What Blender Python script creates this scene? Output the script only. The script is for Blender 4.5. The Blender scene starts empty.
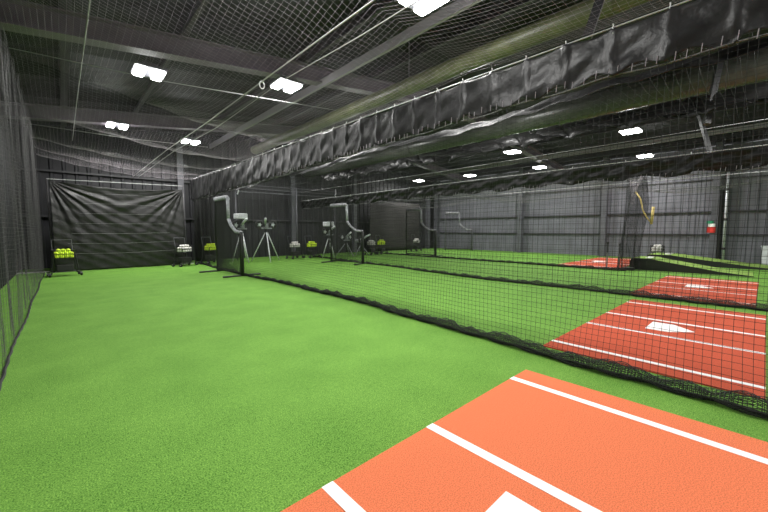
import bpy, math, random
import numpy as np
from mathutils import Vector, Matrix
random.seed(7); rng = np.random.default_rng(7)
C = bpy.context.scene.collection
sin, cos, PI = math.sin, math.cos, math.pi

# ------------------------------------------------------------------ materials
def mat(name, col, rough=.6, metal=0., spec=.5, noise=None, bump=None, emit=None, wave=None, sheen=0):
    m = bpy.data.materials.new(name); m.use_nodes = True
    nt = m.node_tree; b = nt.nodes['Principled BSDF']
    b.inputs['Base Color'].default_value = (*col, 1); b.inputs['Roughness'].default_value = rough
    b.inputs['Metallic'].default_value = metal; b.inputs['Specular IOR Level'].default_value = spec
    tc = nt.nodes.new('ShaderNodeTexCoord')
    if noise:
        sc, lo, hi = noise[:3]
        n = nt.nodes.new('ShaderNodeTexNoise'); n.inputs['Scale'].default_value = sc
        n.inputs['Detail'].default_value = noise[3] if len(noise) > 3 else 3
        nt.links.new(tc.outputs['Object'], n.inputs['Vector'])
        r = nt.nodes.new('ShaderNodeValToRGB')
        r.color_ramp.elements[0].position = .32; r.color_ramp.elements[1].position = .68
        r.color_ramp.elements[0].color = (*[c*lo for c in col], 1); r.color_ramp.elements[1].color = (*[min(1, c*hi) for c in col], 1)
        nt.links.new(n.outputs['Fac'], r.inputs['Fac']); nt.links.new(r.outputs['Color'], b.inputs['Base Color'])
    if bump:
        n2 = nt.nodes.new('ShaderNodeTexNoise'); n2.inputs['Scale'].default_value = bump[0]; n2.inputs['Detail'].default_value = 4
        nt.links.new(tc.outputs['Object'], n2.inputs['Vector'])
        bp = nt.nodes.new('ShaderNodeBump'); bp.inputs['Strength'].default_value = bump[1]; bp.inputs['Distance'].default_value = bump[2]
        nt.links.new(n2.outputs['Fac'], bp.inputs['Height']); nt.links.new(bp.outputs['Normal'], b.inputs['Normal'])
    if emit:
        b.inputs['Emission Color'].default_value = (*emit[0], 1); b.inputs['Emission Strength'].default_value = emit[1]
    return m

def turf_material(name, dark, light, fine=170):
    m = bpy.data.materials.new(name); m.use_nodes = True
    nt = m.node_tree; b = nt.nodes['Principled BSDF']; b.inputs['Roughness'].default_value = .85
    b.inputs['Specular IOR Level'].default_value = .15
    tc = nt.nodes.new('ShaderNodeTexCoord')
    def noise(sc, det=3):
        n = nt.nodes.new('ShaderNodeTexNoise'); n.inputs['Scale'].default_value = sc; n.inputs['Detail'].default_value = det
        nt.links.new(tc.outputs['Object'], n.inputs['Vector']); return n
    a = noise(fine, 4); c = noise(2.2, 4); v = noise(34, 3)
    mx = nt.nodes.new('ShaderNodeMath'); mx.operation = 'MULTIPLY_ADD'; mx.inputs[1].default_value = .18
    nt.links.new(c.outputs['Fac'], mx.inputs[0]); nt.links.new(a.outputs['Fac'], mx.inputs[2])
    m2 = nt.nodes.new('ShaderNodeMath'); m2.operation = 'MULTIPLY_ADD'; m2.inputs[1].default_value = .22
    nt.links.new(v.outputs['Fac'], m2.inputs[0]); nt.links.new(mx.outputs[0], m2.inputs[2])
    r = nt.nodes.new('ShaderNodeValToRGB')
    r.color_ramp.elements[0].position = .50; r.color_ramp.elements[1].position = .92
    r.color_ramp.elements[0].color = (*dark, 1); r.color_ramp.elements[1].color = (*light, 1)
    nt.links.new(m2.outputs[0], r.inputs['Fac']); nt.links.new(r.outputs['Color'], b.inputs['Base Color'])
    bp = nt.nodes.new('ShaderNodeBump'); bp.inputs['Strength'].default_value = .6; bp.inputs['Distance'].default_value = .008
    nt.links.new(a.outputs['Fac'], bp.inputs['Height']); nt.links.new(bp.outputs['Normal'], b.inputs['Normal'])
    return m

M = dict(
    turf=turf_material('green_turf', (.035, .13, .010), (.228, .44, .078), 130),
    mound=turf_material('pale_turf', (.12, .24, .035), (.34, .48, .13), 60),
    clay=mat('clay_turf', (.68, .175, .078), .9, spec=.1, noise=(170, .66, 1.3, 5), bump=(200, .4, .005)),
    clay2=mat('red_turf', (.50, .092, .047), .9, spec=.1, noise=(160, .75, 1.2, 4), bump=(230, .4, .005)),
    white=mat('white_turf', (.88, .88, .87), .8, spec=.2, noise=(150, .94, 1.05)),
    cord_dark=mat('black_net_cord', (.016, .017, .016), .7),
    cord_mid=mat('charcoal_net_cord', (.17, .17, .17), .6),
    cord_pale=mat('lit_grey_net_cord', (.33, .295, .33), .55),  # black canopy cord coloured lamp-lit grey; magenta cast offsets green floor bounce
    cord_side=mat('dark_grey_net_cord', (.085, .080, .085), .5),
    vinyl=mat('black_vinyl', (.017, .017, .0175), .42, spec=.45, noise=(4, .6, 1.8), bump=(5, .45, .04)),
    vinyl_pale=mat('charcoal_vinyl', (.05, .05, .052), .3, spec=.8, noise=(4, .5, 1.7), bump=(8, .6, .035)),
    sheet=mat('black_sheet', (.007, .007, .007), .42, spec=.3, bump=(5, .4, .03)),
    tarp=mat('black_tarp', (.014, .014, .0135), .42, spec=.45, noise=(6, .7, 1.5), bump=(9, .35, .025)),
    curtain=mat('brown_curtain', (.018, .016, .015), .8, noise=(3, .8, 1.2)),
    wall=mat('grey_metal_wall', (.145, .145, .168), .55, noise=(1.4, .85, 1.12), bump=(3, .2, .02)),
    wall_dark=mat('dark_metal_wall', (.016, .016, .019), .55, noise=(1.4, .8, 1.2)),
    steel=mat('painted_steel', (.10, .10, .115), .5, noise=(3, .85, 1.1)),
    steel_dark=mat('dark_steel', (.035, .035, .038), .5),
    purlin=mat('galvanised_purlin', (.05, .048, .05), .4, metal=.3, noise=(5, .8, 1.1)),
    lit_purlin=mat('lamp_lit_purlin', (.30, .28, .30), .5),  # purlin steel with lamp light painted into its paler colour
    rafter=mat('bounce_tinted_rafter', (.15, .125, .155), .55, noise=(3, .85, 1.1)),  # magenta cast put in to cancel green light bounced off the turf
    roof=mat('black_roof', (.005, .005, .005), .6, noise=(2, .7, 1.5), bump=(3, .5, .05)),
    duct_green=mat('olive_duct', (.10, .11, .05), .45, metal=.0, noise=(6, .75, 1.2)),
    duct=mat('silver_duct', (.085, .088, .078), .30, spec=.5, metal=.1, noise=(6, .75, 1.2)),
    black=mat('black_metal', (.012, .012, .013), .4, spec=.6),
    rubber=mat('black_rubber', (.015, .015, .015), .6),
    silver=mat('pale_metal', (.75, .77, .8), .35, metal=.4),
    pad_pale=mat('worn_grey_padding', (.28, .29, .31), .6, noise=(14, .6, 1.35), bump=(20, .4, .01)),
    pad_mid=mat('grey_padding', (.24, .24, .26), .5, noise=(14, .6, 1.3)),
    pad_dark=mat('black_padding', (.10, .10, .11), .55, noise=(14, .6, 1.3)),
    hood=mat('white_plastic', (.62, .64, .66), .5),
    yellow=mat('glowing_yellow_ball', (.62, .80, .035), .7, emit=((.6, .8, .05), .15)),  # faint glow added to brighten the balls, which are no light source
    ball_white=mat('white_ball', (.80, .78, .74), .6, noise=(60, .85, 1.05)),
    rope=mat('white_rope', (.62, .62, .62), .6),
    rope_grey=mat('grey_rope', (.42, .42, .42), .6),
    strap=mat('yellow_strap', (.55, .42, .14), .6),
    red=mat('red_cloth', (.65, .03, .02), .7), green=mat('green_cloth', (.02, .25, .12), .7),
    hem=mat('hem_band', (.45, .44, .43), .7),
    lens=mat('lamp_lens', (1, 1, 1), .4, emit=((1, .99, .97), 30)),
    steel_hub=mat('wheel_hub', (.3, .31, .33), .4, metal=.5),
)

# ------------------------------------------------------------------ mesh builder
class MB:
    def __init__(s): s.v = []; s.f = []; s.smooth = False
    def quad_grid(s, P, nu, nv):
        b = len(s.v)
        for i in range(nu+1):
            for j in range(nv+1): s.v.append(tuple(P(i/nu, j/nv)))
        for i in range(nu):
            for j in range(nv):
                a = b+i*(nv+1)+j; s.f.append((a, a+nv+1, a+nv+2, a+1))
        return s
    def box(s, x0, x1, y0, y1, z0, z1):
        b = len(s.v); s.v += [(x, y, z) for z in (z0, z1) for y in (y0, y1) for x in (x0, x1)]
        for q in ((0, 2, 3, 1), (4, 5, 7, 6), (0, 1, 5, 4), (2, 6, 7, 3), (0, 4, 6, 2), (1, 3, 7, 5)): s.f.append(tuple(b+k for k in q))
        return s
    def tube(s, pts, r, n=8, closed=False, caps=True):
        pts = [Vector(p) for p in pts]; b = len(s.v); N = len(pts)
        rs = r if isinstance(r, (list, tuple)) else [r]*N
        up = Vector((0, 0, 1)); prev = None
        for i, p in enumerate(pts):
            if closed: t = pts[(i+1) % N]-pts[i-1]
            else: t = pts[min(i+1, N-1)]-pts[max(i-1, 0)]
            t.normalize()
            if prev is None:
                a = t.cross(up)
                if a.length < .05: a = t.cross(Vector((1, 0, 0)))
            else: a = prev-t*prev.dot(t)
            a.normalize(); prev = a.copy(); c = t.cross(a)
            for k in range(n):
                w = 2*PI*k/n; s.v.append(tuple(p+(a*cos(w)+c*sin(w))*rs[i]))
        for i in range(N if closed else N-1):
            j = (i+1) % N
            for k in range(n):
                l = (k+1) % n; s.f.append((b+i*n+k, b+i*n+l, b+j*n+l, b+j*n+k))
        if caps and not closed:
            s.f.append(tuple(b+k for k in range(n))[::-1]); s.f.append(tuple(b+(N-1)*n+k for k in range(n)))
        return s
    def prism(s, poly, z0, z1):
        b = len(s.v); n = len(poly)
        s.v += [(x, y, z0) for x, y in poly]+[(x, y, z1) for x, y in poly]
        s.f.append(tuple(b+i for i in range(n))[::-1]); s.f.append(tuple(b+n+i for i in range(n)))
        for i in range(n): j = (i+1) % n; s.f.append((b+i, b+j, b+n+j, b+n+i))
        return s
    def build(s, name, m, parent=None, smooth=False, solid=0, bevel=0):
        me = bpy.data.meshes.new(name); me.from_pydata(s.v, [], s.f); me.update()
        me.materials.append(m)
        if smooth:
            for p in me.polygons: p.use_smooth = True
        o = bpy.data.objects.new(name, me); C.objects.link(o)
        if parent: o.parent = parent
        if solid:
            q = o.modifiers.new('thick', 'SOLIDIFY'); q.thickness = solid; q.offset = 0
        if bevel:
            q = o.modifiers.new('bevel', 'BEVEL'); q.width = bevel; q.segments = 2
        return o

def tag(o, label=None, cat=None, group=None, kind=None):
    if label: o['label'] = label
    if cat: o['category'] = cat
    if group: o['group'] = group
    if kind: o['kind'] = kind
    return o
def thing(name, label, cat, loc=(0, 0, 0), rz=0, group=None):
    o = bpy.data.objects.new(name, None); C.objects.link(o); o.location = loc; o.rotation_euler = (0, 0, rz)
    return tag(o, label, cat, group)
def struct(o): o['kind'] = 'structure'; return o
def dup(root, loc, rz, label, group=None):
    r = root.copy(); C.objects.link(r); r.location = loc; r.rotation_euler = (0, 0, rz); r['label'] = label
    if group: r['group'] = group
    for ch in list(root.children):
        c = ch.copy(); C.objects.link(c); c.parent = r
        for g in list(ch.children):
            d = g.copy(); C.objects.link(d); d.parent = c
    return r

def strands(Ps, name, m, r, parent=None):
    """Ps: list of (points array [S,N,3], a [S,N,3], b [S,N,3]) families of cords; three sided cords in ONE netting mesh."""
    V = []; F = []; base = 0
    for P, a, b in Ps:
        S, N, _ = P.shape
        o = np.stack([P+a*r, P-a*r*.5+b*r*.866, P-a*r*.5-b*r*.866], axis=2)       # S,N,3,3
        V.append(o.reshape(-1, 3))
        idx = base+np.arange(S*N*3).reshape(S, N, 3)
        for k in range(3):
            l = (k+1) % 3
            F.append(np.stack([idx[:, :-1, k], idx[:, :-1, l], idx[:, 1:, l], idx[:, 1:, k]], -1).reshape(-1, 4))
        base += S*N*3
    V = np.concatenate(V); F = np.concatenate(F)
    me = bpy.data.meshes.new(name); me.vertices.add(len(V)); me.vertices.foreach_set('co', V.astype(np.float32).ravel())
    me.loops.add(F.size); me.loops.foreach_set('vertex_index', F.astype(np.int32).ravel())
    me.polygons.add(len(F)); me.polygons.foreach_set('loop_start', np.arange(0, F.size, 4, dtype=np.int32))
    me.update(calc_edges=True); me.materials.append(m)
    o = bpy.data.objects.new(name, me); C.objects.link(o)
    if parent: o.parent = parent
    return o
def net(name, P, nu, nv, r, m, parent=None, diamond=False):
    """P(u,v)-> arrays, u,v arrays 0..1; square knotted netting of nu x nv cells."""
    u = np.linspace(0, 1, nu+1); v = np.linspace(0, 1, nv+1)
    U, Vv = np.meshgrid(u, v, indexing='ij'); G = P(U, Vv)                        # nu+1,nv+1,3
    du = np.gradient(G, axis=0); dv = np.gradient(G, axis=1)
    du /= np.linalg.norm(du, axis=2, keepdims=True)+1e-9; dv /= np.linalg.norm(dv, axis=2, keepdims=True)+1e-9
    n = np.cross(du, dv); n /= np.linalg.norm(n, axis=2, keepdims=True)+1e-9
    return strands([(G, n, du), (G.transpose(1, 0, 2), n.transpose(1, 0, 2), dv.transpose(1, 0, 2))], name, m, r, parent)

# ------------------------------------------------------------------ setting
XL, XR, YB, Y0 = -1.0, 18.5, 15.2, -4.0
def roof_z(x): return 4.40+.12*((x if x < 9 else 18-x)+.4)
f = MB(); f.quad_grid(lambda u, v: (XL-.1+u*(XR-XL+.2), Y0+v*(YB-Y0+.1), 0), 40, 40)
struct(f.build('floor', M['turf']))
def ribbed(axis, a0, a1, fixed, z1, sgn, pitch=.3, depth=.035):
    m = MB(); prof = []
    a = a0
    while a < a1:
        prof += [(a, 0), (a+pitch*.62, 0), (a+pitch*.72, depth), (a+pitch*.9, depth)]; a += pitch
    prof.append((a1+.02, 0))
    for t, d in prof:
        for z in (0, z1(t) if callable(z1) else z1):
            m.v.append((t, fixed+sgn*d, z) if axis == 'x' else (fixed+sgn*d, t, z))
    for i in range(len(prof)-1): m.f.append((2*i, 2*i+2, 2*i+3, 2*i+1))
    return m
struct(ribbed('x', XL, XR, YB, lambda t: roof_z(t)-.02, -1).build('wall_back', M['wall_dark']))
struct(ribbed('y', Y0, YB, XR, roof_z(XR)-.02, -1, .24, .025).build('wall_right', M['wall']))
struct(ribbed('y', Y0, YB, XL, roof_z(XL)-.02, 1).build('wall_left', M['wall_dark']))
m = MB()
for (xa, xb) in ((XL-.1, 9), (9, XR+.1)):
    m.quad_grid(lambda u, v: (xa+u*(xb-xa), Y0+v*(YB-Y0+.1), roof_z(xa+u*(xb-xa))+.05*abs(sin(v*PI*12))), 4, 60)
struct(m.build('ceiling', M['roof']))
tn = [0]
def trim(mb, mm, **k):
    tn[0] += 1; return struct(mb.build('trim_%d' % tn[0], mm, **k))
# right wall girts and columns
for z in (1.0, 1.88, 3.1, 4.1):
    trim(MB().box(XR-.10, XR-.035, Y0, YB-.05, z, z+.045), M['steel_dark'])
for y in (14.7, 9.0, 5.05, 1.35):
    b = MB(); b.box(XR-.36, XR-.34, y-.1, y+.1, 0, 4.5); b.box(XR-.34, XR-.12, y-.012, y+.012, 0, 4.5); b.box(XR-.12, XR-.10, y-.1, y+.1, 0, 4.5)
    trim(b, M['steel'])
for x in (3.35, 7.95, 11.55, 17.6):
    b = MB(); b.box(x-.1, x+.1, YB-.36, YB-.34, 0, roof_z(x)-.45); b.box(x-.012, x+.012, YB-.34, YB-.06, 0, roof_z(x)-.45)
    trim(b, M['steel'])
for z in (1.6, 3.0):
    trim(MB().box(XL+.05, XR-.4, YB-.14, YB-.05, z, z+.06), M['steel_dark'])
# rafters (I beams across) and purlins
for y in (-1.0, 6.9, 12.1):
    b = MB()
    for xa, xb in ((XL+.05, 9), (9, XR-.05)):
        for dz, h, w in ((-.54, .025, .12), (-.225, .02, .12), (-.52, .31, .01)):
            za, zb = roof_z(xa)+dz, roof_z(xb)+dz; n = len(b.v)
            for x, z in ((xa, za), (xb, zb)):
                b.v += [(x, y-w, z), (x, y+w, z), (x, y+w, z+h), (x, y-w, z+h)]
            for q in ((0, 1, 5, 4), (1, 2, 6, 5), (2, 3, 7, 6), (3, 0, 4, 7), (0, 3, 2, 1), (4, 5, 6, 7)): b.f.append(tuple(n+k for k in q))
    trim(b, M['rafter'])
for x in (.2, 1.7, 4.0, 5.9, 7.4, 10.4, 12.9, 14.4, 17.2):
    z = roof_z(x)-.2
    b = MB(); b.box(x-.01, x+.01, Y0, YB-.1, z, z+.19); b.box(x-.07, x+.01, Y0, YB-.1, z-.01, z+.01); b.box(x-.01, x+.07, Y0, YB-.1, z+.17, z+.19)
    trim(b, M['purlin'])
trim(MB().box(4.38, 4.44, Y0, YB-.4, 4.36, 4.52), M['lit_purlin'])  # this purlin and the next are coloured pale, as if lamp-lit
trim(MB().box(15.3, 15.36, Y0, YB-.4, 4.2, 4.34), M['lit_purlin'])
trim(MB().box(XL, 3.4, 13.72, 13.76, 0, .035), M['hem'])

# ------------------------------------------------------------------ home plate mats
def mat_thing(name, label, x0, x1, y0, y1, red, lines, px, py, lw=.055):
    t = thing(name, label, 'mat', ((x0+x1)/2, (y0+y1)/2, 0)); ox, oy = (x0+x1)/2, (y0+y1)/2
    MB().box(x0-ox, x1-ox, y0-oy, y1-oy, .001, .012).build('turf_panel', red, t)
    for x in lines: MB().box(x-lw/2-ox, x+lw/2-ox, y0-oy, y1-oy, .0125, .0145).build('boundary_line', M['white'], t)
    a = .216; P = [(-a, 0), (a, 0), (a, -.216), (0, -.432), (-a, -.216)]
    MB().prism([(px+x-ox, py+y-oy) for x, y in P], .0125, .018).build('home_plate', M['white'], t)
    return t
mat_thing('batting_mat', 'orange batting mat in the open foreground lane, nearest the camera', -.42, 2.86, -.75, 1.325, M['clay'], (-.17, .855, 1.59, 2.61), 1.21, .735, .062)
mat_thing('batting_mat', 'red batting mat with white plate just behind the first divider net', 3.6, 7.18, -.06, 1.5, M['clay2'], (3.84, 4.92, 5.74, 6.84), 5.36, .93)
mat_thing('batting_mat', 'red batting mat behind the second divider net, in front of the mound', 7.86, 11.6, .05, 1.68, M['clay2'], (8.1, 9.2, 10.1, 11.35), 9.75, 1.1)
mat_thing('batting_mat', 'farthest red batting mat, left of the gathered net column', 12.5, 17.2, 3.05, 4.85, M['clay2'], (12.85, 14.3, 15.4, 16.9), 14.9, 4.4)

# ------------------------------------------------------------------ netting
def hemx(y): return np.interp(y, [-1.2, 0, .6, 1.4, 2.2, 3, 4.2, 7, 9.4, 14], [3.28, 3.27, 3.32, 3.33, 3.39, 3.45, 3.57, 3.61, 3.5, 3.56])
YE = 13.8
def divider(name, label, top, hem, za, y0, cell, r, wob, seed, mm=None, gather=True):
    t = thing(name, label, 'net', (0, 0, 0))
    q = np.random.default_rng(seed); ph = q.uniform(0, 6, 6)
    def P(U, V):
        y = y0+U*(YE-y0); k = 1-V                                     # V 0 floor ... 1 top
        x = top+(hem(y)-top)*k**1.6+wob*k*(np.sin(y*2.3+ph[0])+.6*np.sin(y*5.1+ph[1]+3*V)+.35*np.sin(y*9.7+ph[2]))
        z = .015+V*(za(y)-.015)+.0*y
        return np.stack([x, y+.02*np.sin(7*V+y*3+ph[3])*k, z], -1)
    net('net_panel', P, int((YE-y0)/cell), int(2.5/cell), r, mm or M['cord_dark'], t)
    ys = np.arange(y0, YE, .06)
    def hx(y): return hem(y)+wob*(np.sin(y*2.3+ph[0])+.6*np.sin(y*5.1+ph[1])+.35*np.sin(y*9.7+ph[2]))
    if gather:
        def Q(U, V):
            y = y0+U*(YE-y0); a = V*6*PI
            rad = .046*np.interp(y, [0, 4, 9], [1, .75, .45])+.008*np.interp(y, [0, 8], [1, .5])*np.sin(y*7+ph[4])+.008*np.sin(y*23+V*9)
            x = hx(y)+rad*np.cos(a)*1.5; z = .004+rad*(1+np.sin(a)*.95)+.012*np.sin(y*17+V*20)
            return np.stack([x, y, np.maximum(z, .006)], -1)
        net('gathered_hem', Q, int((YE-y0)/.022), 56, r*1.0, mm or M['cord_dark'], t)
    pts = [(float(hx(y))+.012*sin(y*13), float(y), .016+.006*abs(sin(y*5))) for y in ys]
    MB().tube(pts, .013, 5).build('lead_rope', M['cord_dark'], t)
    return t
divider('divider_net', 'black netting wall beside the foreground lane, hem bunched on green turf', 3.45, hemx,
        lambda y: np.interp(y, [0, 14], [2.52, 2.28]), -1.1, .048, .0015, .018, 1)
divider('divider_net', 'second netting wall, between the red mat with net in front and the farther mats', 7.62,
        lambda y: np.interp(y, [-1, 2, 5, 8, 14], [7.6, 7.63, 7.5, 7.9, 8.3]), lambda y: 2.8+0*y, -1.0, .06, .0014, .02, 2)
divider('divider_net', 'third netting wall, ending at the gathered net column', 12.1,
        lambda y: 12.0+0*y, lambda y: 2.45+0*y, 2.7, .07, .0016, .03, 3)
# left net, camera side
def PL(U, V):
    y = -.2+U*14; k = 1-V
    x = -.43+.022*np.sin(y*7.3+.6*np.sin(V*6))+.012*np.sin(y*17+V*3)+.03*np.sin(y*2.1+V*2)*np.sin(V*PI)
    return np.stack([x-.02, y+.03*np.sin(V*5+y), .012+.02*np.abs(np.sin(y*3.65))*V+V*(3.85-.012)+.0*y], -1)
t = thing('side_net', 'grey netting wall hanging along the left edge of the foreground lane', 'net')
net('net_panel', PL, 300, 76, .0010, M['cord_side'], t)
MB().tube([(-.42+.01*sin(y*2.1)+.004*sin(y*17), y, .014) for y in np.arange(-.2, 13.8, .08)], .012, 5).build('lead_rope', M['cord_dark'], t)
for y in (6.0, 8.7, 11.6, 13.2):
    def PF(U, V):                                                   # hanging overlap folds of netting
        a = U*2*PI
        return np.stack([-.46+.05*np.cos(a)+0*V, y+.09*np.sin(a)+.02*np.sin(V*9), .02+V*3.8], -1)
    net('net_fold', PF, 12, 60, .0010, M['cord_side'], t)

# overhead nets
sup = [-1.2, 2.4, 7.1, 9.4, 11.3, 12.6, 13.6]
def sag(y, s, amp):
    out = np.zeros_like(y)
    for a, b in zip(s[:-1], s[1:]):
        k = (y >= a) & (y <= b); q = (y-a)/(b-a); out = np.where(k, amp*4*q*(1-q), out)
    return out
def PC(U, V):
    y = -1.2+U*14.8; x = -.40+V*3.87
    near = np.interp(x, [-.4, .6, 1.9, 3.47], [3.62, 3.42, 3.12, 2.93]); far = np.interp(x, [-.4, 1.5, 3.47], [3.22, 3.06, 2.95])
    k = np.clip((y-6.5)/4, 0, 1); base = near*(1-k)+far*k
    lat = .10*np.sin(np.clip((x+.4)/3.87, 0, 1)*PI)
    z = base+.05-sag(y, sup, .36)*(1-.35*k)*(.25+.75*np.sin(np.clip((x+.4)/3.87, 0, 1)*PI)**.7)+.012*np.sin(x*9+y*2)
    return np.stack([x, y, z], -1)
t = thing('overhead_net', 'lamp-lit grey netting canopy strung above the foreground lane, sagging between cables', 'net')
net('net_panel', PC, 280, 72, .00085, M['cord_pale'], t)
for nm, xa, xb, lab, zb, amp in (('overhead_net', 3.5, 7.6, 'netting canopy above the second lane, right of the near black valance', 2.86, .12),
                                 ('overhead_net', 7.66, 12.1, 'netting canopy above the third lane, sagging low past the second black valance', 2.82, .28),
                                 ('overhead_net', 12.15, 18.2, 'farthest netting canopy, sagging in front of the grey right wall', 2.9, .45)):
    def PC2(U, V):
        y = -1+U*14.6; x = xa+V*(xb-xa)
        z = zb-amp*np.sin(V*PI)*(.55+.45*np.sin(y*1.1+xa))+.03*np.sin(x*4+y*3)
        return np.stack([x, y, z], -1)
    t = thing(nm, lab, 'net'); net('net_panel', PC2, 150, int((xb-xa)/.09), .0014, M['cord_dark'] if xa < 12 else M['cord_mid'], t)

# cables and cords of the canopy
def rope(name, label, pts, r, mm=None, cat='cable', group=None):
    o = MB().tube(pts, r, 6).build(name, mm or M['rope_grey'], smooth=True); return tag(o, label, cat, group)
rope('support_cable', 'thin pale cable crossing above the lane near the closest twin lamp', [(-.42, 7.3, 3.74), (1.5, 7.15, 3.76), (5.2, 6.9, 4.0)], .006)
rope('support_cable', 'thin pale cable crossing the lane in front of the far rafter', [(-.42, 11.9, 3.7), (1.5, 11.85, 3.68), (3.45, 11.8, 3.75)], .006)
rope('support_cable', 'thin pale cable running lengthwise above the left side of the lane', [(.38, -.5, 3.74), (.36, 4, 3.74), (.34, 8.9, 3.72), (.34, 13.3, 3.7)], .007)
rope('pull_cord', 'left cord of the pale pair running lengthwise under the canopy', [(1.92, -.5, 3.0), (1.88, 2.6, 2.99), (1.86, 3.9, 2.98), (1.8, 6.3, 2.92), (1.78, 8.9, 2.95), (1.7, 13.3, 2.85)], .007)
rope('pull_cord', 'right cord of the pale pair running lengthwise under the canopy', [(2.2, -.5, 3.0), (2.1, 2.6, 2.97), (2.0, 3.9, 2.95), (1.98, 6.3, 2.90), (1.9, 8.9, 2.93), (1.82, 13.3, 2.83)], .0045)
ring = MB().tube([(1.86+.03*cos(a), 4.2+.0*a, 2.94+.045*sin(a)) for a in [k*PI/6 for k in range(12)]], .006, 6, closed=True).build('cord_ring', M['rope'], smooth=True)
tag(ring, 'small white oval ring hanging on the pale cords', 'ring')

# ------------------------------------------------------------------ valances
def valance(label, x, y0, y1, zt, zb, step, mm, fold, clipm, ticks=True, dx=0):
    t = thing('valance', label, 'valance', (0, 0, 0))
    sh = np.random.default_rng(int(x*10))
    ph = sh.uniform(0, 6, 8)
    def P(u, v):
        y = y0+u*(y1-y0); s = (y-y0)/step; fr = s-math.floor(s); k = min(fr, 1-fr)
        ridge = -.022*math.exp(-(k*step/.018)**2)
        i = int(s)
        w = fold*(.6*sin(y*6.3+v*3+ph[0])+.5*sin(y*13+ph[1]-v*5)+.5*sin(v*9+ph[2]+y*2.2+i*1.7)+.35*sin(y*21+v*11+i))
        sc = .035*abs(sin(fr*PI))
        z = zb(y)+v*(zt(y)-zb(y))-sc*v*.6-(1-v)*.03*sin(fr*PI*2+ph[3]+i)
        return (x+dx*(1-v)+ridge+w*(1-.3*v), y, z)
    n = int((y1-y0)/.03)
    MB().quad_grid(P, n, 18).build('vinyl_band', mm, t, smooth=True, solid=.004)
    MB().tube([(x, y, zt(y)+.005) for y in np.linspace(y0, y1, 40)], .006, 6).build('top_cable', M['rope_grey'], t, smooth=True)
    MB().tube([(x+dx+.01, y, zb(y)-.02+.01*sin(y*8)) for y in np.linspace(y0, y1, 160)], .007, 5).build('bottom_cord', M['cord_mid'], t, smooth=True)
    # clips share one mesh
    k = 0; y = y0; first = None
    while y < y1 and k < 60:
        z = zt(y)
        if first is None:
            first = MB().tube([(0, 0, .035), (.012, 0, .02), (-.006, 0, 0), (.012, 0, -.02), (0, 0, -.05)], .005, 5).build('clip', clipm, t, smooth=True); c = first
        else:
            c = first.copy(); C.objects.link(c); c.parent = t
        c.location = (x-.008, y, z); y += step*(1 if y < 7 else 1.6); k += 1
    if ticks:                                                        # short lacing ties along the lower edge
        first = None; y = y0; k = 0
        while y < y1 and k < 95:
            if first is None: first = MB().tube([(0, 0, .03), (.004, .006, -.03)], .0035, 4).build('lacing_tie', M['cord_pale'], t); c = first
            else: c = first.copy(); C.objects.link(c); c.parent = t
            c.location = (x+dx-.02, y+random.uniform(-.02, .02), zb(y)+random.uniform(-.01, .03)); y += .085; k += 1
    return t
valance('wide black vinyl valance with seams hanging along the near divider', 3.45, -.9, 13.9,
        lambda y: float(np.interp(y, [0, 14], [2.86, 2.97])), lambda y: float(np.interp(y, [0, 1, 4.6, 7, 14], [2.49, 2.50, 2.42, 2.36, 2.25])), .37, M['vinyl'], .012, M['rope'])
valance('glossy black valance along the second divider, beneath the silver duct', 7.62, -.9, 13.6,
        lambda y: 2.43, lambda y: 2.13, .9, M['sheet'], .02, M['rope'], dx=.05)
rope('support_cable', 'pale cable along the top of the third netting wall', [(12.1, -.9, 2.56), (12.1, 6, 2.54), (12.1, 13.6, 2.56)], .008, M['rope'])
rope('support_cable', 'pale cable strung high above the second black valance', [(7.66, -.9, 2.82), (7.66, 6, 2.78), (7.66, 13.6, 2.82)], .0045, M['rope_grey'])
# hanging plastic sheet gathered above the second divider
def PS(u, v):
    y = -.8+u*12.5; s = y/.95; fr = s-math.floor(s)
    d = .22*(fr**1.3)*(v) + .10*sin(fr*PI)*(1-v)
    fold = .05*sin((y*2.1+v*3.3)*3)*v*(1-v)*3
    return (7.75+.30*v-d+fold, y+.9*v, 3.13-.10*fr+v*(.33)+.04*sin(fr*PI)-.05*math.exp(-((((s*1.9+v*1.1) % 1)-.5)/.07)**2))
tag(MB().quad_grid(PS, 420, 22).build('plastic_sheet', M['sheet'], smooth=True, solid=.004), 'loose black plastic sheet with shiny folds draped below the silver duct', 'sheet')
def PS2(u, v):
    y = -.8+u*14; s = y/.8
    return (3.53+.10*v+.02*sin(y*5+v*4), y, 2.40+.03*sin(y*1.9)+.10*v+.012*sin(y*14+v*6)-.012*y)
tag(MB().quad_grid(PS2, 300, 12).build('plastic_sheet', M['vinyl'], smooth=True, solid=.004), 'narrow shiny black sheet strip trailing under the near valance', 'sheet')
# backdrop tarp
TX0, TX1, TY = -.2, 3.1, 13.6
def PT(u, v):
    x = TX0+u*(TX1-TX0); z = .03+v*2.55
    c = 4*u*(1-u)
    z -= .10*c*v*v
    # folds radiating from the two upper corners
    d = 0
    for cx in (0, 1):
        dx = (u-cx)*(1 if cx == 0 else -1)*3.3+.02; dz = (1-v)*2.55+.02
        ang = math.atan2(dz, dx); r = math.hypot(dx, dz)
        d += .035*math.exp(-r/1.5)*(sin(ang*22)+.6*sin(ang*37+1))*min(1, r*3)
    d += .004*sin(v*2.55/.27*2*PI+.5*sin(u*5))**3*.6
    d = d*(.25+.75*v)+.012*sin(u*7+v*5)+.006*sin(u*19-v*8)+.004*sin(u*41+v*60)
    return (x, TY-d-.06*sin(v*PI), z)
t = thing('backdrop_tarp', 'large black tarp stretched across the end of the foreground lane', 'tarp', (0, 0, 0))
MB().quad_grid(PT, 150, 110).build('tarp_sheet', M['tarp'], t, smooth=True, solid=.004)
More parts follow.
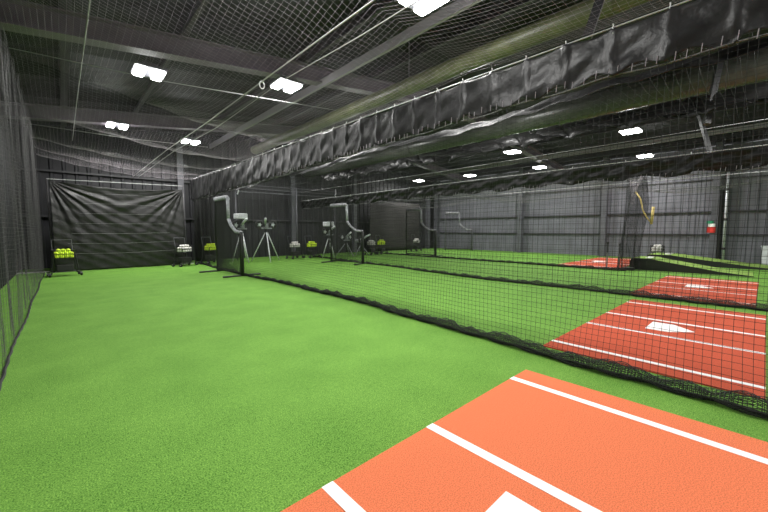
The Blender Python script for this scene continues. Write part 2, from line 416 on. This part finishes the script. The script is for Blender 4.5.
MB().tube([(TX0-.02, TY, 0), (TX0-.05, TY, 2.62)], .022, 8).build('side_pole', M['purlin'], t, smooth=True)
MB().tube([(TX1+.03, TY, 0), (TX1+.03, TY, 2.72)], .022, 8).build('side_pole', M['purlin'], t, smooth=True)
MB().tube([(TX0-.05, TY, 2.62), (TX1+.03, TY, 2.70)], .010, 6).build('top_cord', M['rope_grey'], t)
for k in range(7):
    z = .52+k*.29
    MB().tube([(TX0+.2+.1*k, TY-.10, z), (1.4, TY-.105, z-.03+.01*k), (TX1-.25-.1*k, TY-.10, z+.01)], .004, 4).build('seam', M['cord_mid'], t)
def curtain(label, x0, x1, y, z1, mm, amp=.05, fq=9):
    o = MB().quad_grid(lambda u, v: (x0+u*(x1-x0), y+amp*sin(u*(x1-x0)*fq)+.02*sin(v*6+u*9), .03+v*z1), int((x1-x0)*40), 12).build('hanging_curtain', mm, smooth=True, solid=.004)
    return tag(o, label, 'curtain')
curtain('flat dark brown curtain behind the third lane, left of the grey wall', 12.3, 16.3, 14.55, 2.75, M['curtain'], .02, 4)
curtain('pleated black curtain strip right of the backdrop tarp', 3.62, 4.3, 14.3, 2.5, M['sheet'], .05, 22)

# gathered net column at the third divider
t = thing('gathered_net', 'black netting gathered into a hanging column behind the two tees', 'net', (12.5, 2.75, 0))
def PG(U, V):
    a = U*8*PI
    r = (.16+.12*np.abs(np.sin(a*.5*3)))*(1-.25*V)+.03*np.sin(a*2+V*6)
    return np.stack([r*np.cos(a), r*np.sin(a)*1.15+.03*np.sin(V*7)-.12*V+.0*a, .02+V*2.75], -1)
net('net_bundle', PG, 200, 80, .0032, M['cord_dark'], t)
def PG2(U, V):
    return np.stack([.0+.25*(U-.5)+.0*V, (-.32+.42*U)*(V)+.0+.05*np.sin(U*9), 2.1+.72*V-.15*np.sin(U*PI)], -1)
net('net_swag', PG2, 20, 22, .004, M['cord_pale'], t)
MB().tube([(0, 0, .01), (0, 0, .08)], .16, 14).build('floor_weight', M['black'], t)
rope('yellow_strap', 'thin yellow strap looping down the gathered net column', [(12.3, 2.62, 2.3), (12.3, 2.5, 2.1), (12.28, 2.42, 1.75), (12.28, 2.32, 1.55), (12.3, 2.22, 1.4)], .02, M['strap'], 'strap')
rope('yellow_strap', 'short thick yellow strap hanging right of the gathered net column', [(12.3, 2.19, 1.85), (12.3, 2.2, 1.6), (12.3, 2.22, 1.36)], .035, M['strap'], 'strap')

# ------------------------------------------------------------------ ducts
def duct(label, x, z, r, y0, y1, mm):
    t = thing('duct', label, 'duct', (x, 0, 0))
    b = MB(); n = 24; N = int((y1-y0)/.14)
    pts = []; rs = []
    for i in range(N+1):
        y = y0+(y1-y0)*i/N; pts.append((0, y, z)); rs.append(r*(1.0 if i % 2 else 1.006))
    b.tube(pts, rs, n).build('spiral_pipe', mm, t, smooth=True)
    for y in np.arange(y0+1.6, y1, 3.3):
        MB().tube([(0, y-.04, z), (0, y+.04, z)], r*1.05, n).build('collar', mm, t, smooth=False)
        MB().tube([(0, y, z+r), (0, y, roof_z(x)-.02)], .008, 6).build('hanger', M['steel'], t)
    return t
duct('olive tinted round duct seen through the canopy above the near valance', 4.95, 3.9, .14, -3.5, 11.9, M['duct_green'])
duct('large silver round duct running under the roof above the third lane', 8.6, 3.9, .26, -3.5, 14.8, M['duct'])
# diagonal struts near the ducts
for a, b_, lab in (((4.3, 1.0, 4.6), (3.75, 1.25, 3.0), 'grey steel brace slanting down to the near valance'),
                   ((8.3, .62, 4.6), (7.75, .75, 2.9), 'grey steel brace crossing the silver duct'),
                   ((12.0, 1.35, 4.3), (12.0, .95, 2.7), 'grey steel brace above the third valance, behind the silver duct')):
    v = Vector(b_)-Vector(a)
    o = MB().tube([a, b_], .055, 4).build('steel_brace', M['steel_dark']); tag(o, lab, 'brace')

# pipes on the back wall behind lane two
t = thing('pipe_rack', 'horizontal grey pipes on posts across the back of the second lane', 'pipe rack', (0, 14.2, 0))
for z in (2.72, 2.86, 3.0): MB().tube([(5.1, 0, z), (9.8, 0, z+.05)], .018, 6).build('pipe', M['steel'], t, smooth=True)
for x in (5.1, 7.75, 9.8): MB().tube([(x, 0, 0), (x, 0, 3.05)], .03, 8).build('post', M['steel'], t, smooth=True)
for x, y, lab in ((5.15, 14.14, 'white hook hanging at the left end of the grey pipe rack'), (9.8, 14.14, 'white hook hanging at the right end of the grey pipe rack')):
    tag(MB().tube([(x, y, 3.15), (x+.02, y, 2.95), (x-.03, y, 2.85), (x+.05, y, 2.75), (x, y, 2.6)], .025, 6).build('hook', M['silver'], smooth=True), lab, 'hook')

# ------------------------------------------------------------------ lamps
def lamp_proto():
    t = thing('twin_lamp', 'x', 'ceiling light', (0, 0, 0))
    b = MB(); b.box(-.25, .25, -.26, .26, .045, .09); b.box(-.12, .12, -.2, .2, .09, .15); b.build('housing', M['steel'], t, bevel=.008)
    for s in (-1, 1): MB().box(s*.14-.085, s*.14+.085, -.23, .23, .0, .044).build('lens', M['lens'], t, bevel=.02)
    for s in (-1, 1): MB().tube([(0, s*.2, .15), (0, s*.2, .58)], .005, 5).build('hanging_wire', M['steel'], t)
    return t
lp = lamp_proto()
lamps = [(1.3, 7.7, 'bright twin lamp nearest the top left, under the first rafter'),
         (1.25, 12.1, 'small twin lamp on the left beyond the second cable'),
         (3.42, 3.0, 'large bright twin lamp at the top edge of the picture'),
         (3.40, 6.55, 'bright twin lamp just below the rafter end, centre left'),
         (3.2, 12.7, 'farthest twin lamp in the foreground lane, above the tarp corner'),
         (12.2, 2.8, 'strip lamp seen between the silver duct and second valance'),
         (16.6, 3.3, 'strip lamp under the second valance at right, over the farthest mat'),
         (16.1, 7.1, 'strip lamp under the second valance, second from the right'),
         (15.8, 10.6, 'strip lamp under the second valance, third from the right'),
         (15.3, 13.7, 'smallest strip lamp at the far end, left of the others'),
         (12.2, 6.4, 'strip lamp high between the dark drapes in the middle'),
         (1.0, 2.4, 'added twin lamp over the foreground lane, unseen above the camera'),  # out-of-frame lamp added to light the near lane
         (6.9, 4.3, 'added twin lamp over the second lane, unseen behind the near valance, nearer one'),  # three lamps added out of sight to brighten the second lane
         (6.9, 8.6, 'added twin lamp over the second lane, unseen behind the near valance, middle one'),
         (6.9, 12.4, 'added twin lamp over the second lane, unseen behind the near valance, farthest one'),
         (7.3, -1.2, 'added unseen twin lamp over the second lane, behind the camera'),  # these last three are unseen lamps added for illumination
         (12.2, -1.2, 'added unseen twin lamp over the third lane, behind the camera'),
         (1.8, -2.2, 'added unseen twin lamp over the foreground lane, behind the camera')]
for i, (x, y, lab) in enumerate(lamps):
    z = 4.0
    if i == 0: o = lp; o.location = (x, y, z); o['label'] = lab
    else: o = dup(lp, (x, y, z), 0, lab)
    L = bpy.data.lights.new('lamp_glow', 'AREA'); L.shape = 'RECTANGLE'; L.size = .5; L.size_y = .5
    L.energy = 62; L.color = (1, .99, .96); L.spread = PI
    if x > 6: L.energy = 60
    if x == 6.9: L.energy = 17
    if x == 1.0: L.energy = 46
    G = bpy.data.lights.new('lamp_spill', 'POINT'); G.energy = 9; G.shadow_soft_size = .12
    go = bpy.data.objects.new('lamp_spill', G); C.objects.link(go); go.parent = o; go.location = (0, 0, -.16)
    lo = bpy.data.objects.new('lamp_glow', L); C.objects.link(lo); lo.parent = o; lo.location = (0, 0, -.01)

# ------------------------------------------------------------------ L-shaped screens
def screen(label, p_tall, p_short, H, pad, post='rubber', cell=.03, r=.0014, dense=True):
    a = Vector((*p_tall, 0)); b = Vector((*p_short, 0)); w = (b-a).length; rz = math.atan2((b-a).y, (b-a).x)
    t = thing('pitching_screen', label, 'screen', a, rz)
    xt = w*.52; xd = w*.62; xe = w*.80; zt = H; zd = H*.70; zs = H*.55
    def cv(pts, rad, nm, m_): return MB().tube(pts, rad, 8).build(nm, m_, t, smooth=True)
    cv([(0, 0, .03), (0, 0, zt-.06), (.03, 0, zt-.015), (.08, 0, zt)], .028, 'upright', M[post])
    cv([(w, 0, .03), (w, 0, zs-.05), (w-.03, 0, zs-.01)], .05, 'upright', M[post])
    cv([(0, 0, .07), (w, 0, .07)], .025, 'bottom_rail', M['black'])
    cv([(.02, 0, zt), (xt-.05, 0, zt+.01), (xt, 0, zt-.04)], .065, 'top_padding', pad)
    cv([(xt, 0, zt-.03), (xt+.02, 0, zd+.05)], .045, 'drop_padding', M['pad_dark'] if pad is M['pad_dark'] else M['pad_pale'])
    cv([(xt+.02, 0, zd+.05), (xd, 0, zd-.12), (xe, 0, zs+.02), (w, 0, zs)], .045, 'shoulder_padding', pad)
    for x in (0, w): cv([(x, -.5, .025), (x, .5, .025)], .022, 'foot', M['black'])
    def top(x):
        return float(np.interp(x, [0, xt, xt+.02, xd, xe, w], [zt, zt, zd, zd-.12, zs, zs]))
    mb = MB()
    for off in ((-.02, .02) if dense else (0,)):
        x = cell/2
        while x < w: mb.tube([(x, off, .07), (x, off, top(x))], r, 3, caps=False); x += cell
        z = .09
        while z < zt:
            xe_ = max([q for q in np.linspace(0, w, 80) if top(q) >= z])
            mb.tube([(0, off, z), (xe_, off, z)], r, 3, caps=False); z += cell
    mb.build('screen_net', M['cord_dark'], t)
    return t
screen('black L-shaped screen with worn grey padding beside the near divider net', (3.27, 10.7), (3.40, 9.15), 2.07, M['pad_pale'], cell=.022, r=.0022)
screen('dark L-shaped screen standing in front of the tangled pitching machine', (7.4, 11.0), (7.75, 9.55), 2.1, M['pad_mid'], cell=.04)
screen('dark L-shaped screen with thick padded post in the third lane', (12.3, 11.8), (12.3, 10.0), 2.15, M['pad_mid'], cell=.04)
screen('faint L-shaped screen standing against the grey right wall', (16.9, 13.0), (17.9, 11.8), 2.2, M['pad_mid'], 'pad_dark', cell=.06, dense=False)

# ------------------------------------------------------------------ ball caddies and balls
def caddy_proto():
    t = thing('ball_caddy', 'x', 'ball caddy')
    b = MB()
    for z, w in ((.68, .22), (.58, .21), (.48, .19)):
        b.tube([(-w, -w*.75, z), (w, -w*.75, z), (w, w*.75, z), (-w, w*.75, z)], .006, 5, closed=True)
    for k in range(-5, 6):
        x = k*.04; b.tube([(x*1.05, -.16, .68), (x*.9, -.14, .46), (x*.9, .14, .46), (x*1.05, .16, .68)], .0035, 4)
    for k in range(-3, 4):
        y = k*.045; b.tube([(-.22, y, .68), (-.18, y*.9, .46), (.18, y*.9, .46), (.22, y, .68)], .0035, 4)
    b.build('wire_basket', M['black'], t)
    b = MB()
    for sx in (-1, 1):
        for sy in (-1, 1): b.tube([(sx*.21, sy*.15, .60), (sx*.27, sy*.17, .06)], .011, 6)
    b.tube([(-.26, -.17, .12), (.26, -.17, .12), (.26, .17, .12), (-.26, .17, .12)], .009, 6, closed=True)
    b.build('stand', M['black'], t)
    b = MB(); b.box(-.17, .17, -.13, .13, .13, .30); b.build('lower_bin', M['rubber'], t, bevel=.02)
    b = MB(); b.tube([(-.2, .16, .6), (-.2, .22, .94), (.2, .22, .94), (.2, .16, .6)], .010, 6); b.build('push_handle', M['steel'], t)
    for sx in (-1, 1):
        for sy in (-1, 1):
            w = MB().tube([(sx*.285, sy*.17-.0, .055), (sx*.325, sy*.17, .055)], .055, 14).build('wheel', M['rubber'], t)
            MB().tube([(sx*.28, sy*.17, .055), (sx*.335, sy*.17, .055)], .022, 10).build('hub', M['steel_hub'], w)
    return t
def ball_mesh(m_):
    import bmesh
    bm = bmesh.new(); bmesh.ops.create_icosphere(bm, subdivisions=2, radius=.046)
    me = bpy.data.meshes.new('ball'); bm.to_mesh(me); bm.free(); me.materials.append(m_)
    for p in me.polygons: p.use_smooth = True
    return me
BY, BW = ball_mesh(M['yellow']), ball_mesh(M['ball_white'])
cp = caddy_proto(); first = True
caddies = [(.0, 12.4, .12, 'y', 'black wheeled ball caddy with yellow balls in the far left corner', 'yellow ball in the caddy in the far left corner'),
           (2.98, 13.1, .5, 'w', 'black ball caddy with white balls right of the backdrop tarp', 'white ball in the caddy right of the backdrop tarp'),
           (3.95, 13.6, .5, 'y', 'ball caddy with yellow balls just left of the pale-topped L screen', 'yellow ball in the caddy left of the pale-topped L screen'),
           (7.2, 13.4, .3, 'w', 'ball caddy with white balls between the pitching machines, left of yellow balls', 'white ball in the caddy right of the tripod machine'),
           (7.95, 13.3, .3, 'y', 'ball caddy with yellow balls between the two groups of pitching machines', 'yellow ball in the caddy in the middle of the second lane back wall'),
           (11.0, 12.9, .3, 'w', 'ball caddy with white balls hidden partly by the dark padded screen post', 'white ball in the caddy beside the second screen post'),
           (11.75, 13.0, .3, 'y', 'ball caddy with yellow balls right of the second L screen', 'yellow ball in the caddy right of the second L screen'),
           (14.9, 13.5, .3, 'w', 'ball caddy with white balls seen through the third L screen', 'white ball in the caddy behind the third L screen'),
           (14.75, 2.45, .0, 'w', 'ball caddy heaped with white balls behind the pitching mound', 'white ball in the caddy behind the pitching mound')]
for (x, y, rz, k, lab, bl) in caddies:
    if first: cp.location = (x, y, 0); cp.rotation_euler.z = rz; cp['label'] = lab; first = False
    else: dup(cp, (x, y, 0), rz, lab)
    me = BY if k == 'y' else BW
    R_ = Matrix.Rotation(rz, 3, 'Z')
    for lz, (nx, ny) in enumerate(((4, 3), (4, 3), (3, 2))):
        for i in range(nx):
            for j in range(ny):
                p = R_ @ Vector(((i-(nx-1)/2)*.096+random.uniform(-.002, .002), (j-(ny-1)/2)*.096, .512+lz*.078))
                o = bpy.data.objects.new('ball', me); C.objects.link(o); o.location = (x+p.x, y+p.y, p.z)
                tag(o, bl, 'ball', 'balls: '+bl.split(' in ', 1)[0]+'s in '+bl.split(' in ', 1)[1])

# ------------------------------------------------------------------ pitching machines
def machine(label, x, y, rz, head=1.25, hood=False, wheels=2, legc='silver', spread=.55):
    t = thing('pitching_machine', label, 'pitching machine', (x, y, 0), rz)
    for k in range(3):
        a = k*2*PI/3+.5
        MB().tube([(.05*cos(a), .05*sin(a), head-.22), (spread*cos(a), spread*sin(a), .02)], .02, 8).build('leg', M[legc], t, smooth=True)
    MB().tube([(0, 0, head-.40), (0, 0, head-.05)], .04, 10).build('centre_post', M['black'], t, smooth=True)
    b = MB(); b.box(-.20, .20, -.06, .06, head-.08, head-.03); b.box(-.06, .06, -.10, .10, head-.03, head+.12); b.build('frame', M['steel_hub'], t, bevel=.01)
    for k in range(wheels):
        s = -1 if k == 0 else 1
        cx, cz = s*.24, head+.08
        w = MB().tube([(cx+.13*cos(q), 0, cz+.13*sin(q)) for q in [j*PI/8 for j in range(16)]], .04, 8, closed=True).build('throwing_wheel', M['rubber'], t, smooth=True)
        hb = MB(); hb.tube([(cx, -.035, cz), (cx, .035, cz)], .05, 12)
        for j in range(5):
            q = j*2*PI/5; hb.tube([(cx, 0, cz), (cx+.11*cos(q), 0, cz+.11*sin(q))], .012, 5)
        hb.build('hub', M['silver'], w)
    MB().tube([(.03, .10, head-.0), (.03, .26, head+.0)], .075, 12).build('motor', M['steel_hub'], t)
    MB().tube([(-.05, -.1, head+.10), (-.10, -.3, head+.22), (-.12, -.45, head+.30)], .04, 8).build('ball_chute', M['silver'], t, smooth=True)
    if hood:
        b = MB(); b.box(-.22, .16, -.16, .16, head+.30, head+.50); b.build('hood', M['hood'], t, bevel=.03)
        MB().tube([(0, 0, head+.1), (0, 0, head+.3)], .02, 6).build('hood_post', M['black'], t)
    return t
machine('pitching machine with a pale square hood just right of the first L screen', 4.85, 13.0, .3, 1.3, True, 1, 'silver', .35)
machine('pale-legged tripod pitching machine with two dark wheels', 5.7, 12.8, -.2, 1.32, False, 2, 'silver', .6)
machine('pitching machine with a white square hood left of the second L screen', 8.45, 12.7, .2, 1.05, True, 1, 'silver', .3)
machine('low tangled two-wheeled pitching machine behind the second L screen', 9.5, 12.9, .1, .8, False, 2, 'steel_hub', .5)
machine('low grey pitching machine beside the second L screen padded post', 10.2, 12.7, .7, .7, False, 2, 'steel_hub', .4)

# ------------------------------------------------------------------ mounds, tees, bin, pipe, sign
def mound(label, x0, y0, w, L, h, rz=0):
    t = thing('pitching_mound', label, 'pitching mound', (x0, y0, 0), rz)
    prof = [(0, .02), (L*.25, h*.25), (L*.72, h*.86), (L*.80, h), (L*.98, h), (L, h*.72)]
    b = MB(); n = len(prof)
    for xx in (0, w): b.v += [(xx, y, z) for y, z in prof]
    for i in range(n-1): b.f.append((i, i+1, n+i+1, n+i))
    b.build('turf_top', M['mound'], t)
    s = MB()
    for xx in (.0, w):
        k = len(s.v); s.v += [(xx, y, .0) for y, z in prof]+[(xx, y, z-.006) for y, z in prof]
        for i in range(n-1): s.f.append((k+i, k+i+1, k+n+i+1, k+n+i))
    k = len(s.v); s.v += [(0, L, 0), (w, L, 0), (w, L, h*.72), (0, L, h*.72)]; s.f.append((k, k+1, k+2, k+3))
    s.build('skirt', M['black'], t)
    MB().box(w/2-.3, w/2+.3, L*.82, L*.87, h, h+.02).build('pitching_rubber', M['white'], t)
    return t
mound('portable turf pitching mound with black side, nearer of the two', 12.95, .15, 1.25, 2.65, .34, .04)
mound('portable turf pitching mound behind the nearer one, by the right wall', 15.5, -.6, 1.5, 3.5, .33, .0)
def tee(label, x, y, h):
    t = thing('batting_tee', label, 'batting tee', (x, y, 0))
    MB().tube([(0, 0, .0), (0, 0, .03)], .12, 5).build('base', M['black'], t)
    MB().tube([(0, 0, .03), (0, 0, h*.6)], .02, 8).build('stem', M['steel_hub'], t)
    MB().tube([(0, 0, h*.6), (0, 0, h-.08), (0, 0, h)], [.014, .014, .035], 8).build('ball_cup', M['rubber'], t)
tee('taller of two black batting tees on the farthest red mat', 12.62, 3.35, .82)
tee('shorter of two black batting tees, nearer the net column', 12.75, 3.06, .78)
t = thing('wall_pipe', 'pale vertical pipe standing up the grey right wall', 'pipe', (18.26, 1.06, 0))
MB().tube([(0, 0, 0), (0, 0, 3.75)], .045, 10).build('pipe', M['silver'], t, smooth=True)
for z in (.5, 1.6, 2.7): MB().tube([(0, 0, z-.04), (0, 0, z+.04)], .062, 10).build('coupling', M['purlin'], t)
t = thing('padded_post', 'tall black post left of the pale wall pipe', 'post', (18.28, 1.22, 0))
MB().box(-.05, .07, -.05, .05, 0, 2.5).build('post_core', M['black'], t, bevel=.02)
MB().box(-.07, .09, -.07, .07, 0, .06).build('foot_plate', M['steel_dark'], t)
t = thing('hanging_pennant', 'small red, white and green cloth hanging beside the black post', 'cloth', (18.1, 1.42, 1.1))
MB().quad_grid(lambda u, v: (-.02*sin(u*6), -.12+u*.24, 0+v*.22), 8, 3).build('red_band', M['red'], t, solid=.004)
MB().quad_grid(lambda u, v: (-.02*sin(u*6), -.11+u*.2, .22+v*.12), 8, 3).build('white_band', M['white'], t, solid=.004)
MB().quad_grid(lambda u, v: (-.02*sin(u*6), -.06+u*.2, .34+v*.1), 8, 3).build('green_band', M['green'], t, solid=.004)
t = thing('litter_bin', 'pale bin against the grey wall at the right edge', 'bin', (17.9, -.12, 0))
MB().tube([(0, 0, .0), (0, 0, .62)], [.17, .21], 16).build('bin_body', M['hood'], t)
MB().tube([(0, 0, .62), (0, 0, .66)], .225, 16).build('rim', M['silver'], t)

# ------------------------------------------------------------------ world, camera
w = bpy.data.worlds.new('world'); bpy.context.scene.world = w; w.use_nodes = True
w.node_tree.nodes['Background'].inputs[0].default_value = (.95, .97, 1, 1); w.node_tree.nodes['Background'].inputs[1].default_value = .22
cam = bpy.data.cameras.new('camera'); co = bpy.data.objects.new('camera', cam); C.objects.link(co)
cam.sensor_width = 36; cam.lens = 350/768*36; cam.clip_start = .02; cam.clip_end = 200
r = Vector((.73686, -.67605, 0)); u = Vector((.05008, .05459, .99725)); fw = Vector((.67419, .73483, -.07408))
mw = Matrix(((r.x, u.x, -fw.x, 0), (r.y, u.y, -fw.y, 0), (r.z, u.z, -fw.z, 1.2), (0, 0, 0, 1)))
co.matrix_world = mw
sc = bpy.context.scene; sc.camera = co
sc.view_settings.view_transform = 'Standard'; sc.view_settings.exposure = -.12
sc.cycles.sample_clamp_indirect = 4
